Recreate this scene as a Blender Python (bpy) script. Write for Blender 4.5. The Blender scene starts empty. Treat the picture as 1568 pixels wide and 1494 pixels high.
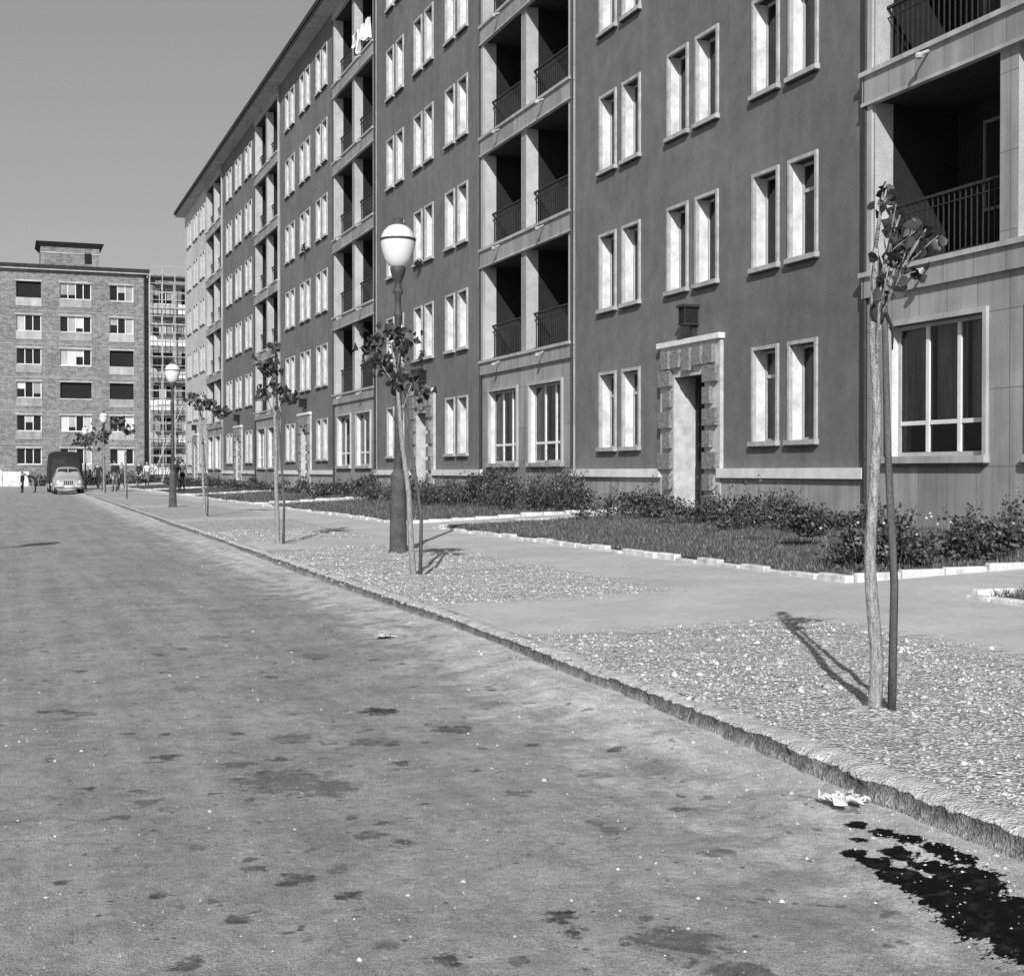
import bpy, math, random
import numpy as np
from mathutils import Vector, Matrix, noise
random.seed(7); rng=np.random.default_rng(7)
scene=bpy.context.scene
E=1.25
# ------------------------------------------------------------ helpers
class MB:
    def __init__(s): s.v=[];s.f=[];s.m=[]
    def add(s,vs,fs,m=0):
        o=len(s.v); s.v.extend([tuple(p) for p in vs])
        for f in fs: s.f.append(tuple(i+o for i in f)); s.m.append(m)
    def quad(s,a,b,c,d,m=0): s.add([a,b,c,d],[(0,1,2,3)],m)
    def box(s,x0,x1,y0,y1,z0,z1,m=0):
        s.add([(x0,y0,z0),(x1,y0,z0),(x1,y1,z0),(x0,y1,z0),(x0,y0,z1),(x1,y0,z1),(x1,y1,z1),(x0,y1,z1)],
              [(0,3,2,1),(4,5,6,7),(0,1,5,4),(1,2,6,5),(2,3,7,6),(3,0,4,7)],m)
    def tube(s,p0,p1,r0,r1,n=8,m=0,cap=True):
        p0=Vector(p0);p1=Vector(p1);d=(p1-p0)
        if d.length<1e-6:return
        d.normalize(); a=d.orthogonal().normalized(); b=d.cross(a)
        vs=[];fs=[]
        for p,r in((p0,r0),(p1,r1)):
            for i in range(n):
                t=2*math.pi*i/n; vs.append(p+a*(r*math.cos(t))+b*(r*math.sin(t)))
        for i in range(n): fs.append((i,(i+1)%n,n+(i+1)%n,n+i))
        if cap: fs.append(tuple(range(n))[::-1]); fs.append(tuple(range(n,2*n)))
        s.add(vs,fs,m)
    def path(s,pts,rs,n=8,m=0):
        pts=[Vector(p) for p in pts]; vs=[];fs=[];ref=Vector((1,0,0.01))
        for i,p in enumerate(pts):
            d=(pts[min(i+1,len(pts)-1)]-pts[max(i-1,0)]).normalized()
            a=(ref-d*ref.dot(d)).normalized(); b=d.cross(a)
            for k in range(n):
                t=2*math.pi*k/n; vs.append(p+a*(rs[i]*math.cos(t))+b*(rs[i]*math.sin(t)))
        for i in range(len(pts)-1):
            for k in range(n): fs.append((i*n+k,i*n+(k+1)%n,(i+1)*n+(k+1)%n,(i+1)*n+k))
        fs.append(tuple(range(n))[::-1]); L=(len(pts)-1)*n; fs.append(tuple(range(L,L+n)))
        s.add(vs,fs,m)
    def lathe(s,prof,c,n=20,m=0):
        vs=[];fs=[]
        for (r,z) in prof:
            for k in range(n):
                t=2*math.pi*k/n; vs.append((c[0]+r*math.cos(t),c[1]+r*math.sin(t),c[2]+z))
        for i in range(len(prof)-1):
            for k in range(n): fs.append((i*n+k,i*n+(k+1)%n,(i+1)*n+(k+1)%n,(i+1)*n+k))
        s.add(vs,fs,m)
    def build(s,name,mats,parent=None,smooth=False):
        me=bpy.data.meshes.new(name); me.from_pydata(s.v,[],s.f)
        for x in mats: me.materials.append(x)
        me.polygons.foreach_set('material_index',s.m)
        if smooth: me.polygons.foreach_set('use_smooth',[True]*len(s.f))
        me.update()
        o=bpy.data.objects.new(name,me); scene.collection.objects.link(o)
        if parent: o.parent=parent
        return o
def empty(name,loc=(0,0,0)):
    e=bpy.data.objects.new(name,None); scene.collection.objects.link(e); e.location=loc; e.empty_display_size=.3
    return e
def np_mesh(name,V,F,mats,parent=None,attr=None,smooth=False,mi=None):
    me=bpy.data.meshes.new(name)
    V=np.asarray(V,dtype=np.float32); F=np.asarray(F,dtype=np.int32)
    n=len(F); k=F.shape[1]
    me.vertices.add(len(V)); me.vertices.foreach_set('co',V.ravel())
    me.loops.add(n*k); me.loops.foreach_set('vertex_index',F.ravel())
    me.polygons.add(n); me.polygons.foreach_set('loop_start',np.arange(0,n*k,k,dtype=np.int32))
    me.polygons.foreach_set('loop_total',np.full(n,k,dtype=np.int32))
    if smooth: me.polygons.foreach_set('use_smooth',np.ones(n,dtype=bool))
    for x in mats: me.materials.append(x)
    if mi is not None: me.polygons.foreach_set('material_index',np.asarray(mi,dtype=np.int32))
    me.update(calc_edges=True); me.validate()
    if attr:
        for an,av in attr.items():
            a=me.attributes.new(an,'FLOAT','POINT'); a.data.foreach_set('value',np.asarray(av,dtype=np.float32))
    o=bpy.data.objects.new(name,me); scene.collection.objects.link(o)
    if parent:o.parent=parent
    return o
def gridF(nrow,nx,o=0): return [(o+j*nx+i,o+j*nx+i+1,o+(j+1)*nx+i+1,o+(j+1)*nx+i) for j in range(nrow-1) for i in range(nx-1)]
# ------------------------------------------------------------ materials
class N:
    def __init__(s,name):
        s.mat=bpy.data.materials.new(name); s.mat.use_nodes=True; s.t=s.mat.node_tree; s.n=s.t.nodes; s.l=s.t.links
        s.b=s.n['Principled BSDF']; s.b.inputs['Specular IOR Level'].default_value=.3
        s.obj=s.n.new('ShaderNodeTexCoord').outputs['Object']
    def new(s,t): return s.n.new(t)
    def link(s,a,b): s.l.new(a,b)
    def noise(s,scale,detail=3,rough=.6,vec=None,stretch=None,dist=0):
        v=vec or s.obj
        if stretch:
            mp=s.new('ShaderNodeMapping'); mp.inputs['Scale'].default_value=stretch; s.link(v,mp.inputs[0]); v=mp.outputs[0]
        n=s.new('ShaderNodeTexNoise'); n.inputs['Scale'].default_value=scale; n.inputs['Detail'].default_value=detail
        n.inputs['Roughness'].default_value=rough; n.inputs['Distortion'].default_value=dist; s.link(v,n.inputs['Vector']); return n.outputs['Fac']
    def voro2(s,scale,vec=None):
        n=s.new('ShaderNodeTexVoronoi'); n.inputs['Scale'].default_value=scale; s.link(vec or s.obj,n.inputs['Vector'])
        q=s.new('ShaderNodeSeparateColor'); s.link(n.outputs['Color'],q.inputs[0]); return n.outputs['Distance'],q.outputs[0],q.outputs[1]
    def m(s,op,a,b=None,c=None,clamp=False):
        n=s.new('ShaderNodeMath'); n.operation=op; n.use_clamp=clamp
        for i,x in enumerate((a,b,c)):
            if x is None: continue
            if isinstance(x,(int,float)): n.inputs[i].default_value=x
            else: s.link(x,n.inputs[i])
        return n.outputs[0]
    def mul(s,*a):
        v=a[0]
        for b in a[1:]: v=s.m('MULTIPLY',v,b)
        return v
    def mr(s,x,a,b,c,d,smooth=False):
        n=s.new('ShaderNodeMapRange')
        if smooth: n.interpolation_type='SMOOTHSTEP'
        s.link(x,n.inputs[0])
        for i,v in enumerate((a,b,c,d)): n.inputs[i+1].default_value=v
        return n.outputs[0]
    def mix(s,f,a,b):
        n=s.new('ShaderNodeMix'); n.data_type='FLOAT'
        for sock,x in ((n.inputs[0],f),(n.inputs[2],a),(n.inputs[3],b)):
            if isinstance(x,(int,float)): sock.default_value=x
            else: s.link(x,sock)
        return n.outputs[0]
    def attr(s,name):
        n=s.new('ShaderNodeAttribute'); n.attribute_name=name; return n.outputs['Fac']
    def xyz(s,v=None):
        n=s.new('ShaderNodeSeparateXYZ'); s.link(v or s.obj,n.inputs[0]); return n.outputs
    def comb(s,x,y,z=0):
        n=s.new('ShaderNodeCombineXYZ')
        for i,q in enumerate((x,y,z)):
            if isinstance(q,(int,float)): n.inputs[i].default_value=q
            else: s.link(q,n.inputs[i])
        return n.outputs[0]
    def col(s,val):
        c=s.new('ShaderNodeCombineColor')
        for i in range(3): s.link(val,c.inputs[i])
        s.link(c.outputs[0],s.b.inputs['Base Color'])
    def rough(s,v):
        if isinstance(v,(int,float)): s.b.inputs['Roughness'].default_value=v
        else: s.link(v,s.b.inputs['Roughness'])
    def bump(s,h,strength=.5,dist=.02):
        n=s.new('ShaderNodeBump'); n.inputs['Strength'].default_value=strength; n.inputs['Distance'].default_value=dist
        s.link(h,n.inputs['Height']); s.link(n.outputs[0],s.b.inputs['Normal'])
def simple(name,g,var=.25,scale=6,bump=.2,bs=60,rough=.85,bd=.01,stretch=None,spec=.3):
    k=N(name); n1=k.noise(scale,3,.65,stretch=stretch); n2=k.noise(bs,1,.6)
    k.col(k.mul(k.mr(n1,.3,.7,1-var,1+var),k.mr(n2,.3,.7,1-var*.4,1+var*.4),g)); k.rough(rough); k.b.inputs['Specular IOR Level'].default_value=spec
    if bump: k.bump(n2,bump,bd)
    return k.mat
def m_plaster(name,g):
    k=N(name)
    big=k.noise(.35,3,.6); med=k.noise(2.2,5,.72); streak=k.noise(1.0,3,.65,stretch=(1,3.2,.3)); fine=k.noise(60,2,.75)
    v=k.mul(k.mr(big,.3,.7,.86,1.14),k.mr(med,.3,.7,.84,1.16),k.mr(streak,.3,.72,1.07,.9),k.mr(fine,.3,.7,.8,1.2),k.mr(k.xyz()[2],.6,2.4,1.15,1.0),g)
    k.col(v); k.rough(.95); k.b.inputs['Specular IOR Level'].default_value=.1
    k.bump(fine,.7,.015); return k.mat
def m_concrete(name,g,panel=True):
    k=N(name); q=k.xyz()
    big=k.noise(.8,3,.65); streak=k.noise(1.4,4,.7,stretch=(1,3,.18)); fine=k.noise(70,2,.7)
    v=k.mul(k.mr(big,.3,.7,.82,1.14),k.mr(streak,.3,.72,1.16,.68),k.mr(fine,.3,.7,.88,1.1))
    if panel:
        br=k.new('ShaderNodeTexBrick'); br.offset=0
        k.link(k.comb(k.m('SUBTRACT',q[1],17.53-.02),k.m('SUBTRACT',q[2],.3)),br.inputs['Vector'])
        br.inputs['Scale'].default_value=1; br.inputs['Brick Width'].default_value=.626; br.inputs['Row Height'].default_value=1.02
        br.inputs['Mortar Size'].default_value=.008; br.inputs['Mortar Smooth'].default_value=.1
        br.inputs['Color1'].default_value=(1,1,1,1);br.inputs['Color2'].default_value=(.84,.84,.84,1);br.inputs['Mortar'].default_value=(.55,.55,.55,1)
        s=k.new('ShaderNodeSeparateColor'); k.link(br.outputs['Color'],s.inputs[0]); v=k.m('MULTIPLY',v,s.outputs[0])
    k.col(k.m('MULTIPLY',v,g)); k.rough(.9); k.b.inputs['Specular IOR Level'].default_value=.15
    k.bump(fine,.35,.01); return k.mat
def m_glass(name):
    m=bpy.data.materials.new(name); m.use_nodes=True; t=m.node_tree; n=t.nodes; n.remove(n['Principled BSDF'])
    tr=n.new('ShaderNodeBsdfTransparent'); tr.inputs[0].default_value=(.62,.62,.62,1)
    gl=n.new('ShaderNodeBsdfGlossy'); gl.inputs['Roughness'].default_value=.03; gl.inputs[0].default_value=(.8,.8,.8,1)
    fr=n.new('ShaderNodeFresnel'); fr.inputs[0].default_value=1.4
    ns=n.new('ShaderNodeTexNoise'); ns.inputs['Scale'].default_value=1.3; ns.inputs['Detail'].default_value=0; bp=n.new('ShaderNodeBump'); bp.inputs['Strength'].default_value=.2; bp.inputs['Distance'].default_value=.05
    t.links.new(ns.outputs[0],bp.inputs['Height']); t.links.new(bp.outputs[0],gl.inputs['Normal'])
    mx=n.new('ShaderNodeMixShader'); t.links.new(fr.outputs[0],mx.inputs[0]); t.links.new(tr.outputs[0],mx.inputs[1]); t.links.new(gl.outputs[0],mx.inputs[2])
    t.links.new(mx.outputs[0],n['Material Output'].inputs[0]); return m
def m_leaf(name,lo,hi):
    k=N(name); k.col(k.mix(k.attr('shade'),lo,hi)); k.rough(.45); k.b.inputs['Specular IOR Level'].default_value=.4; return k.mat

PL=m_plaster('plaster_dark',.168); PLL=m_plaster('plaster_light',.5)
CON=m_concrete('concrete_panel',.34); CONL=m_concrete('concrete_trim',.42,False); PLINTH=m_concrete('plinth_concrete',.36,False)
REV=simple('window_reveal_white',.6,.25,3,.1); FRM=simple('window_surround_stone',.38,.25,5,.3); WHT=simple('white_paint',.7,.1,5,.05,rough=.5)
FRG=simple('window_frame_paint',.38,.15,5,.05,rough=.5)
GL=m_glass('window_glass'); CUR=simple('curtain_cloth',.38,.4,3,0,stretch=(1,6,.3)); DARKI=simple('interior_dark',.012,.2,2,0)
IRON=simple('iron_dark',.03,.3,10,.1,rough=.6); WOOD=simple('door_wood',.025,.3,4,.2,stretch=(6,6,.6),rough=.6)
LOGW=m_plaster('loggia_wall_shade',.022); LOGS=m_plaster('loggia_side',.42); LOGD=m_plaster('loggia_inner_side_shade',.022)  # near-black back wall, floor and dark-plastered inner sides: recess shade put into the colour
SOF=simple('soffit_plaster_shade',.03,.3,3,.1)  # shade under lintels and loggia ceilings put into the soffit colour
TILE=simple('roof_tile',.03,.4,3,.3,rough=.9)
STONE=simple('portal_stone',.46,.25,4,.4); STONED=simple('portal_block',.22,.45,14,.9,bs=40,bd=.03); LEDGE=simple('ledge_plaster',.66,.15,3,.2)
BARK=simple('bark',.25,.55,30,.8,bs=90,stretch=(3,3,.5)); STAKE=simple('stake_wood',.09,.4,14,.4,stretch=(4,4,.3))
SKIN=simple('skin',.4,.05,5,0,rough=.6); DCL=simple('dark_cloth',.03,.3,8,.2); LCL=simple('light_cloth',.55,.12,8,.2); MCL=simple('grey_cloth',.12,.2,8,.2); HAIR=simple('hair',.02,.2,20,0)
LEAFT=m_leaf('tree_leaf',.02,.11); LEAFB=m_leaf('shrub_leaf',.02,.155); GRASS=m_leaf('grass_blade',.04,.18)

# ------------------------------------------------------------ world + sun
el=math.radians(29.5); rot=math.radians(205)
w=bpy.data.worlds.new("World"); scene.world=w; w.use_nodes=True; nt=w.node_tree
sky=nt.nodes.new('ShaderNodeTexSky'); sky.sky_type='NISHITA'; sky.sun_disc=False; sky.sun_elevation=el; sky.sun_rotation=rot
sky.air_density=1.0; sky.dust_density=1.5
sp=nt.nodes.new('ShaderNodeSeparateColor'); nt.links.new(sky.outputs[0],sp.inputs[0])
def wm(op,a,b):
    n=nt.nodes.new('ShaderNodeMath'); n.operation=op
    for i,x in enumerate((a,b)):
        if isinstance(x,(int,float)): n.inputs[i].default_value=x
        else: nt.links.new(x,n.inputs[i])
    return n.outputs[0]
g=wm('ADD',wm('MULTIPLY',sp.outputs[0],.45),wm('MULTIPLY',sp.outputs[1],.55))
g=wm('MULTIPLY',wm('POWER',g,.55),1.9)
cc=nt.nodes.new('ShaderNodeCombineColor')
for i in range(3): nt.links.new(g,cc.inputs[i])
bg=nt.nodes['Background']; nt.links.new(cc.outputs[0],bg.inputs[0]); bg.inputs[1].default_value=.1
sl=bpy.data.lights.new('sun','SUN'); sl.energy=5; sl.angle=math.radians(.5); sl.color=(1,1,1)
so=bpy.data.objects.new('sun',sl); scene.collection.objects.link(so)
tv=Vector((.423*math.cos(el),.906*math.cos(el),-math.sin(el))); so.rotation_euler=tv.to_track_quat('-Z','Y').to_euler(); so.location=(-20,-40,40)

# ------------------------------------------------------------ camera
a=math.radians(20.47); pit=math.radians(.68)
fw=Vector((math.sin(a)*math.cos(pit),math.cos(a)*math.cos(pit),-math.sin(pit)))
cd=bpy.data.cameras.new('camera'); cam=bpy.data.objects.new('camera',cd); scene.collection.objects.link(cam)
cam.location=(0,0,E); cam.rotation_euler=fw.to_track_quat('-Z','Y').to_euler(); cd.sensor_width=36; cd.lens=48.2; cd.clip_end=6000; cd.clip_start=.05
scene.camera=cam
RT=(math.cos(a),-math.sin(a))

# ------------------------------------------------------------ ground, road
KP=[(-40,2.6),(0,2.88),(3.4,3.0),(6.4,3.13),(10,3.28),(20,3.42),(27,3.55),(54,3.95),(70,4.2),(112,4.9)]
def kx(y): return np.interp(y,[p[0] for p in KP],[p[1] for p in KP])
def pz(x): return np.interp(x,[3,7.5,12.3],[.12,.20,.42])
def rz(x,y):
    d=float(kx(y))-x; r=max(0,min(1,1-d/.8)); r=r*r*(3-2*r)
    rut=-.011*math.exp(-((d-.55-.06*math.sin(y*.7))/.07)**2)-.007*math.exp(-((d-.33-.05*math.sin(y*.9+1))/.05)**2)
    return .012*math.sin(x*1.3+.4*y)+.012*noise.noise(Vector((x*.8,y*.4,0)))+(.007*noise.noise(Vector((x*4,y*1.5,6)))+.005*noise.noise(Vector((x*11,y*4,6))))*(.3+r)+.044*r+rut
k=N('ground_dirt'); n1=k.noise(.3,3,.6); n2=k.noise(8,3,.7); k.col(k.mul(k.mr(n1,.3,.7,.8,1.2),k.mr(n2,.3,.7,.25,.4))); k.rough(.95); k.bump(n2,.4,.05)
mb=MB(); mb.quad((-2500,-2500,-.04),(2500,-2500,-.04),(2500,2500,-.04),(-2500,2500,-.04)); mb.build('ground',[k.mat])

k=N('dusty_asphalt')
fine=k.noise(150,2,.9); med=k.noise(14,4,.85); big=k.noise(.8,3,.6); trk=k.noise(1.0,3,.65,stretch=(4.5,.22,1)); mot=k.noise(3.2,4,.75)
v=k.mul(k.mr(big,.3,.7,.86,1.12),k.mr(med,.3,.7,.76,1.24),k.mr(trk,.3,.7,.86,1.14),k.mr(fine,.3,.7,.5,1.5),k.mr(mot,.3,.7,.84,1.16))
dust=k.mr(k.m('ADD',k.attr('gutter'),k.mr(mot,.3,.7,-.4,.4)),-1.0,-.15,0,1,True)
v=k.mul(v,k.mix(dust,.35,.56))
vd,vr,vg=k.voro2(24)
fl=k.mul(k.m('LESS_THAN',vd,k.m('MULTIPLY',vg,.2)),k.m('GREATER_THAN',vr,.58)); v=k.mix(k.m('MULTIPLY',fl,.6),v,.7)
fl2=k.mul(k.m('LESS_THAN',vd,k.m('MULTIPLY',vg,.24)),k.m('LESS_THAN',vr,.2)); v=k.mix(k.m('MULTIPLY',fl2,.75),v,.07)
sn=k.noise(16,4,.78)
sf=k.attr('stain'); ss_=k.attr('stain_strength')
tot=k.m('MULTIPLY',k.mr(k.m('ADD',sf,k.mr(sn,.25,.75,-.75,.75)),-.05,.4,0,1,True),ss_)
dn=k.new('ShaderNodeTexNoise'); dn.inputs['Scale'].default_value=9; dn.inputs['Detail'].default_value=2; k.link(k.obj,dn.inputs['Vector'])
va=k.new('ShaderNodeVectorMath'); va.operation='MULTIPLY_ADD'; k.link(dn.outputs['Color'],va.inputs[0]); va.inputs[1].default_value=(.2,.2,0); k.link(k.obj,va.inputs[2]); pos=va.outputs[0]
for sc,th,pr,st in ((2.1,.12,.45,.55),(5.0,.19,.4,.65),(10,.22,.45,.6)):
    vd,vr,vg=k.voro2(sc,pos); mk=k.mul(k.mr(k.m('SUBTRACT',vd,k.m('MULTIPLY',vg,th)),-.02,.03,st,0,True),k.m('GREATER_THAN',vr,pr)); tot=k.m('MAXIMUM',tot,mk)
v=k.mix(k.m('MULTIPLY',tot,k.mr(sn,.3,.6,.55,1)),v,.06)
wet=k.mr(k.m('ADD',k.attr('wet'),k.mr(sn,.25,.75,-.5,.5)),.0,.07,0,1,True)
v=k.mix(wet,v,k.mr(med,.5,.8,.006,.06))
k.col(v); k.rough(.95); k.b.inputs['Specular IOR Level'].default_value=.08
k.bump(k.m('ADD',k.m('MULTIPLY',fine,.8),k.m('MULTIPLY',med,1.2)),.8,.02)
ROAD=k.mat
ST=[(1.88,7.0,.12,1.),(1.48,3.57,.055,1),(1.07,5.53,.22,.6),(1.2,5.35,.14,.6),(1.27,6.4,.13,.55),(2.06,6.36,.1,.8),(1.7,3.27,.14,.7),(.84,4.14,.07,.85),(.68,6.14,.07,.85),(.61,3.81,.05,.85),(2.22,4.0,.07,.65),(1.72,3.0,.12,.7),(1.59,6.2,.1,.65),
 (1.45,3.42,.035,.95),(1.55,3.3,.03,.95),(.95,5.9,.08,.6),(2.0,9.2,.13,.45),(1.5,10.5,.17,.4),(2.3,5.2,.08,.5),(1.9,5.0,.06,.55),(1.2,4.6,.06,.65),(1.0,8.1,.12,.35),(.5,5.3,.06,.6),(2.45,6.9,.12,.3),(2.0,4.5,.05,.5),(.4,7.4,.08,.6)]
for i in range(90): ST.append((random.uniform(.1,2.7),2.8+8*random.random()**1.3,random.uniform(.025,.055),random.uniform(.5,.9)))
PU=[(2.60,3.78,.04),(2.60,3.66,.05),(2.60,3.52,.07),(2.61,3.38,.10),(2.62,3.22,.14),(2.62,3.05,.18),(2.62,2.85,.2),(2.6,2.6,.2),(2.6,2.3,.2),(2.59,2.0,.15),(2.80,4.05,.035),(2.81,3.92,.045),(2.83,3.8,.045),(2.84,3.68,.05),(2.84,3.55,.05),(2.70,3.9,.03),(2.72,3.72,.05),(2.72,3.55,.06),(2.76,3.38,.08)]
ys=np.concatenate([np.arange(-30,1.5,.5),np.arange(1.5,13,.035),np.arange(13,30,.25),np.arange(30,112.1,2)])
ts=np.concatenate([np.linspace(-2.2,0,8)[:-1]/3.0,np.linspace(0,1,88)])
V=[];SF=[];SS=[];WT=[];GU=[]
sta=np.array(ST); pua=np.array(PU)
for y in ys:
    x1=float(kx(y))+.05
    xs=np.where(ts<0,ts*3.0,ts*x1)
    D=1-np.hypot((xs[:,None]-sta[None,:,0]),(y-sta[None,:,1])*.9)/sta[None,:,2]; am=D.argmax(1)
    SF+=list(np.maximum(D.max(1),-2)); SS+=list(sta[am,3])
    W=np.maximum(1-np.hypot(xs[:,None]-pua[None,:,0],(y-pua[None,:,1])*.7)/pua[None,:,2],-2).max(1); WT+=list(W)
    for x in xs: V.append((x,y,rz(float(x),float(y)))); GU.append(float(x-x1))
nx=len(ts)
np_mesh('road',V,gridF(len(ys),nx),[ROAD],attr={'stain':SF,'stain_strength':SS,'wet':WT,'gutter':GU},smooth=True)
CROSS=simple('cross_road_asphalt',.38,.2,2,.3)
mb=MB(); mb.quad((-80,112,0),(80,112,0),(80,123,0),(-80,123,0)); mb.build('cross_road',[CROSS])
LPAV=simple('left_pavement_asphalt',.42,.2,2,.4)
mb=MB(); mb.box(-6,-2.2,-30,112,-.02,.12); mb.build('opposite_pavement',[LPAV])

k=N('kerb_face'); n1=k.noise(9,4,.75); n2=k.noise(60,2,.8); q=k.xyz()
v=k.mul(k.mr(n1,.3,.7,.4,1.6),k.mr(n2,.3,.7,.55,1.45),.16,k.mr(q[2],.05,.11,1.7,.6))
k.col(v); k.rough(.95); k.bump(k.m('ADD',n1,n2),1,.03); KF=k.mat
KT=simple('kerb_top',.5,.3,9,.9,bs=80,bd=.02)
ys=np.concatenate([np.arange(-12,24,.025),np.arange(24,60,.12),np.arange(60,112,.8)])
V=[]
for y in ys:
    b=math.floor(y*1.02); r=random.Random(b); jx=r.uniform(-.012,.012); jz=r.uniform(-.008,.006)
    n_=noise.noise(Vector((y*4,0,3)))*.020+noise.noise(Vector((y*13,0,9)))*.022+noise.noise(Vector((y*34,0,9)))*.016
    n3=noise.noise(Vector((y*6,5,3)))*.016+noise.noise(Vector((y*25,5,9)))*.018
    n2_=noise.noise(Vector((y*4,7,3)))*.010+noise.noise(Vector((y*19,2,9)))*.014
    x=float(kx(y))+jx
    V+= [(x-.03+n3*.6,y,-.02),(x-.012+n3,y,.052+n3*.5),(x+.0+n3*.6,y,.075+n3*.3),(x+.002+n_,y,.106+jz+n2_),(x+.022+n_*1.2,y,.119+jz+n2_),(x+.07,y,.124+n2_*.8),(x+.12,y,.128+n2_*.4),(x+.19,y,.10)]
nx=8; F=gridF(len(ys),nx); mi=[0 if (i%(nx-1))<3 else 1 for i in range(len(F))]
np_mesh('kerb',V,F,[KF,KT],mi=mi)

GP=[(-12,8.7),(11.0,19.6),(21.8,31),(33,44),(46,58),(60,72),(74,110)]
def gravel(x,y):
    best=-1
    for (y0,y1) in GP:
        d=min(y-y0,y1-y,5.45+.02*y-x,x-(kx(y)+.05)+.1); best=max(best,d)
    return best
k=N('pavement')
ga=k.attr('gravel'); nz=k.noise(2.6,4,.8); mask=k.mr(k.m('ADD',ga,k.mr(nz,.3,.7,-.32,.32)),-.12,.16,0,1,True)
big=k.noise(.7,3,.65); fine=k.noise(150,1,.75); med=k.noise(12,4,.78)
vs=k.mul(k.mr(big,.3,.7,.88,1.12),k.mr(fine,.3,.7,.8,1.2),k.mr(med,.3,.7,.92,1.08),k.mr(nz,.3,.7,.9,1.1),.455)
vd,vr,vg_=k.voro2(50)
vg=k.mul(k.mix(vr,.40,.88),k.mr(vd,.25,.65,1,.5),k.mr(med,.3,.7,.72,1.24),k.mr(nz,.3,.7,.85,1.15))
k.col(k.mix(mask,vs,vg)); k.rough(.95); k.b.inputs['Specular IOR Level'].default_value=.1
k.bump(k.m('ADD',k.m('MULTIPLY',k.mul(k.m('SUBTRACT',1.0,vd),mask),1.0),k.mul(med,k.mix(mask,.45,1.5))),.8,.022)
PAV=k.mat
ys=np.concatenate([np.arange(-12,2,.5),np.arange(2,32,.12),np.arange(32,112.2,.8)])
V=[];GA=[];nx=46
def pvz(x,y,g_):
    z=float(pz(x))+.002+.012*noise.noise(Vector((x*1.2,y*1.2,0)))
    e_=min(1,max(0,(x-float(kx(y))-.12)/.3))
    if g_>-.2: z+=(.022*noise.noise(Vector((x*3.5,y*3.5,1)))+.010*noise.noise(Vector((x*11,y*11,1))))*min(1,(g_+.2)*2)*e_
    return z
for y in ys:
    x0=float(kx(y))+.10
    for u in np.linspace(0,1,nx):
        x=x0+(7.6-x0)*u; g_=gravel(x,y); V.append((x,y,pvz(x,y,g_)));GA.append(g_)
np_mesh('pavement',V,gridF(len(ys),nx),[PAV],attr={'gravel':GA},smooth=True)
mb=MB()
mb.quad((7.6,-12,.206),(12.35,-12,.42),(12.35,112,.42),(7.6,112,.206))
mb.quad((12.36,99.2,.42),(40,99.2,.42),(40,112,.42),(12.36,112,.42)); pp=mb.build('entrance_paths',[PAV])
at=pp.data.attributes.new('gravel','FLOAT','POINT'); at.data.foreach_set('value',[-1.0]*len(pp.data.vertices))

def pebbles(name,pts,size,mat):
    n=len(pts); base=np.array([(1,0,0),(-1,0,0),(0,1,0),(0,-1,0),(0,0,.7),(0,0,-.7)],float)
    fc=np.array([(0,2,4),(2,1,4),(1,3,4),(3,0,4),(2,0,5),(1,2,5),(3,1,5),(0,3,5)])
    ang=rng.uniform(0,6.28,n); s=size*rng.lognormal(0,.5,n)
    sc=np.stack([s*rng.uniform(.7,1.3,n),s*rng.uniform(.7,1.3,n),s*rng.uniform(.5,1,n)],1)
    P=base[None]*sc[:,None,:]+rng.normal(0,.12,(n,6,3))*s[:,None,None]
    c,s_=np.cos(ang)[:,None],np.sin(ang)[:,None]
    X=P[:,:,0]*c-P[:,:,1]*s_; Y=P[:,:,0]*s_+P[:,:,1]*c
    P=np.stack([X,Y,P[:,:,2]],2)+pts[:,None,:]
    Fm=(fc[None]+6*np.arange(n)[:,None,None]).reshape(-1,3)
    return np_mesh(name,P.reshape(-1,3),Fm,[mat],attr={'shade':np.repeat(rng.uniform(0,1,n),6)})
k=N('pebble'); k.col(k.mix(k.attr('shade'),.35,.68)); k.rough(.95); PEB=k.mat
pts=[]
while len(pts)<22000:
    y=2+(24)*random.random()**1.3; x=random.uniform(3.15,5.9); g_=gravel(x,y)
    if g_+random.gauss(0,.14)>.05 and noise.noise(Vector((x*1.5,y*1.5,5)))>random.uniform(-.6,.3): pts.append((x,y,pvz(x,y,g_)+.003))
pebbles('gravel',np.array(pts),.0068,PEB)
pts=[]
for i in range(4200):
    y=2+22*random.random()**1.4; r=random.random()
    x=random.uniform(.0,3.0) if r<.5 else float(kx(y))-.03-abs(random.gauss(0,.22))
    pts.append((x,y,rz(x,y)+.001))
pebbles('road_grit',np.array(pts),.0036,PEB)

def crumple(name,c,s,flat,seed):
    n=14; V=[]
    for j in range(n):
        for i in range(n):
            u,v_=i/(n-1)-.5,j/(n-1)-.5
            f=noise.noise(Vector((u*5,v_*5,seed))); g_=noise.noise(Vector((u*5+9,v_*5,seed)))
            V.append((c[0]+s*(u+.35*f),c[1]+s*(v_+.35*g_),c[2]+s*flat*(.55+abs(noise.noise(Vector((u*6,v_*6,seed+3))))*1.4)))
    np_mesh(name,V,gridF(n,n),[WHT])
crumple('crumpled_paper',(2.89,4.27,.025),.14,.28,1); crumple('crumpled_paper',(2.68,9.9,.02),.13,.1,4)

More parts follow.
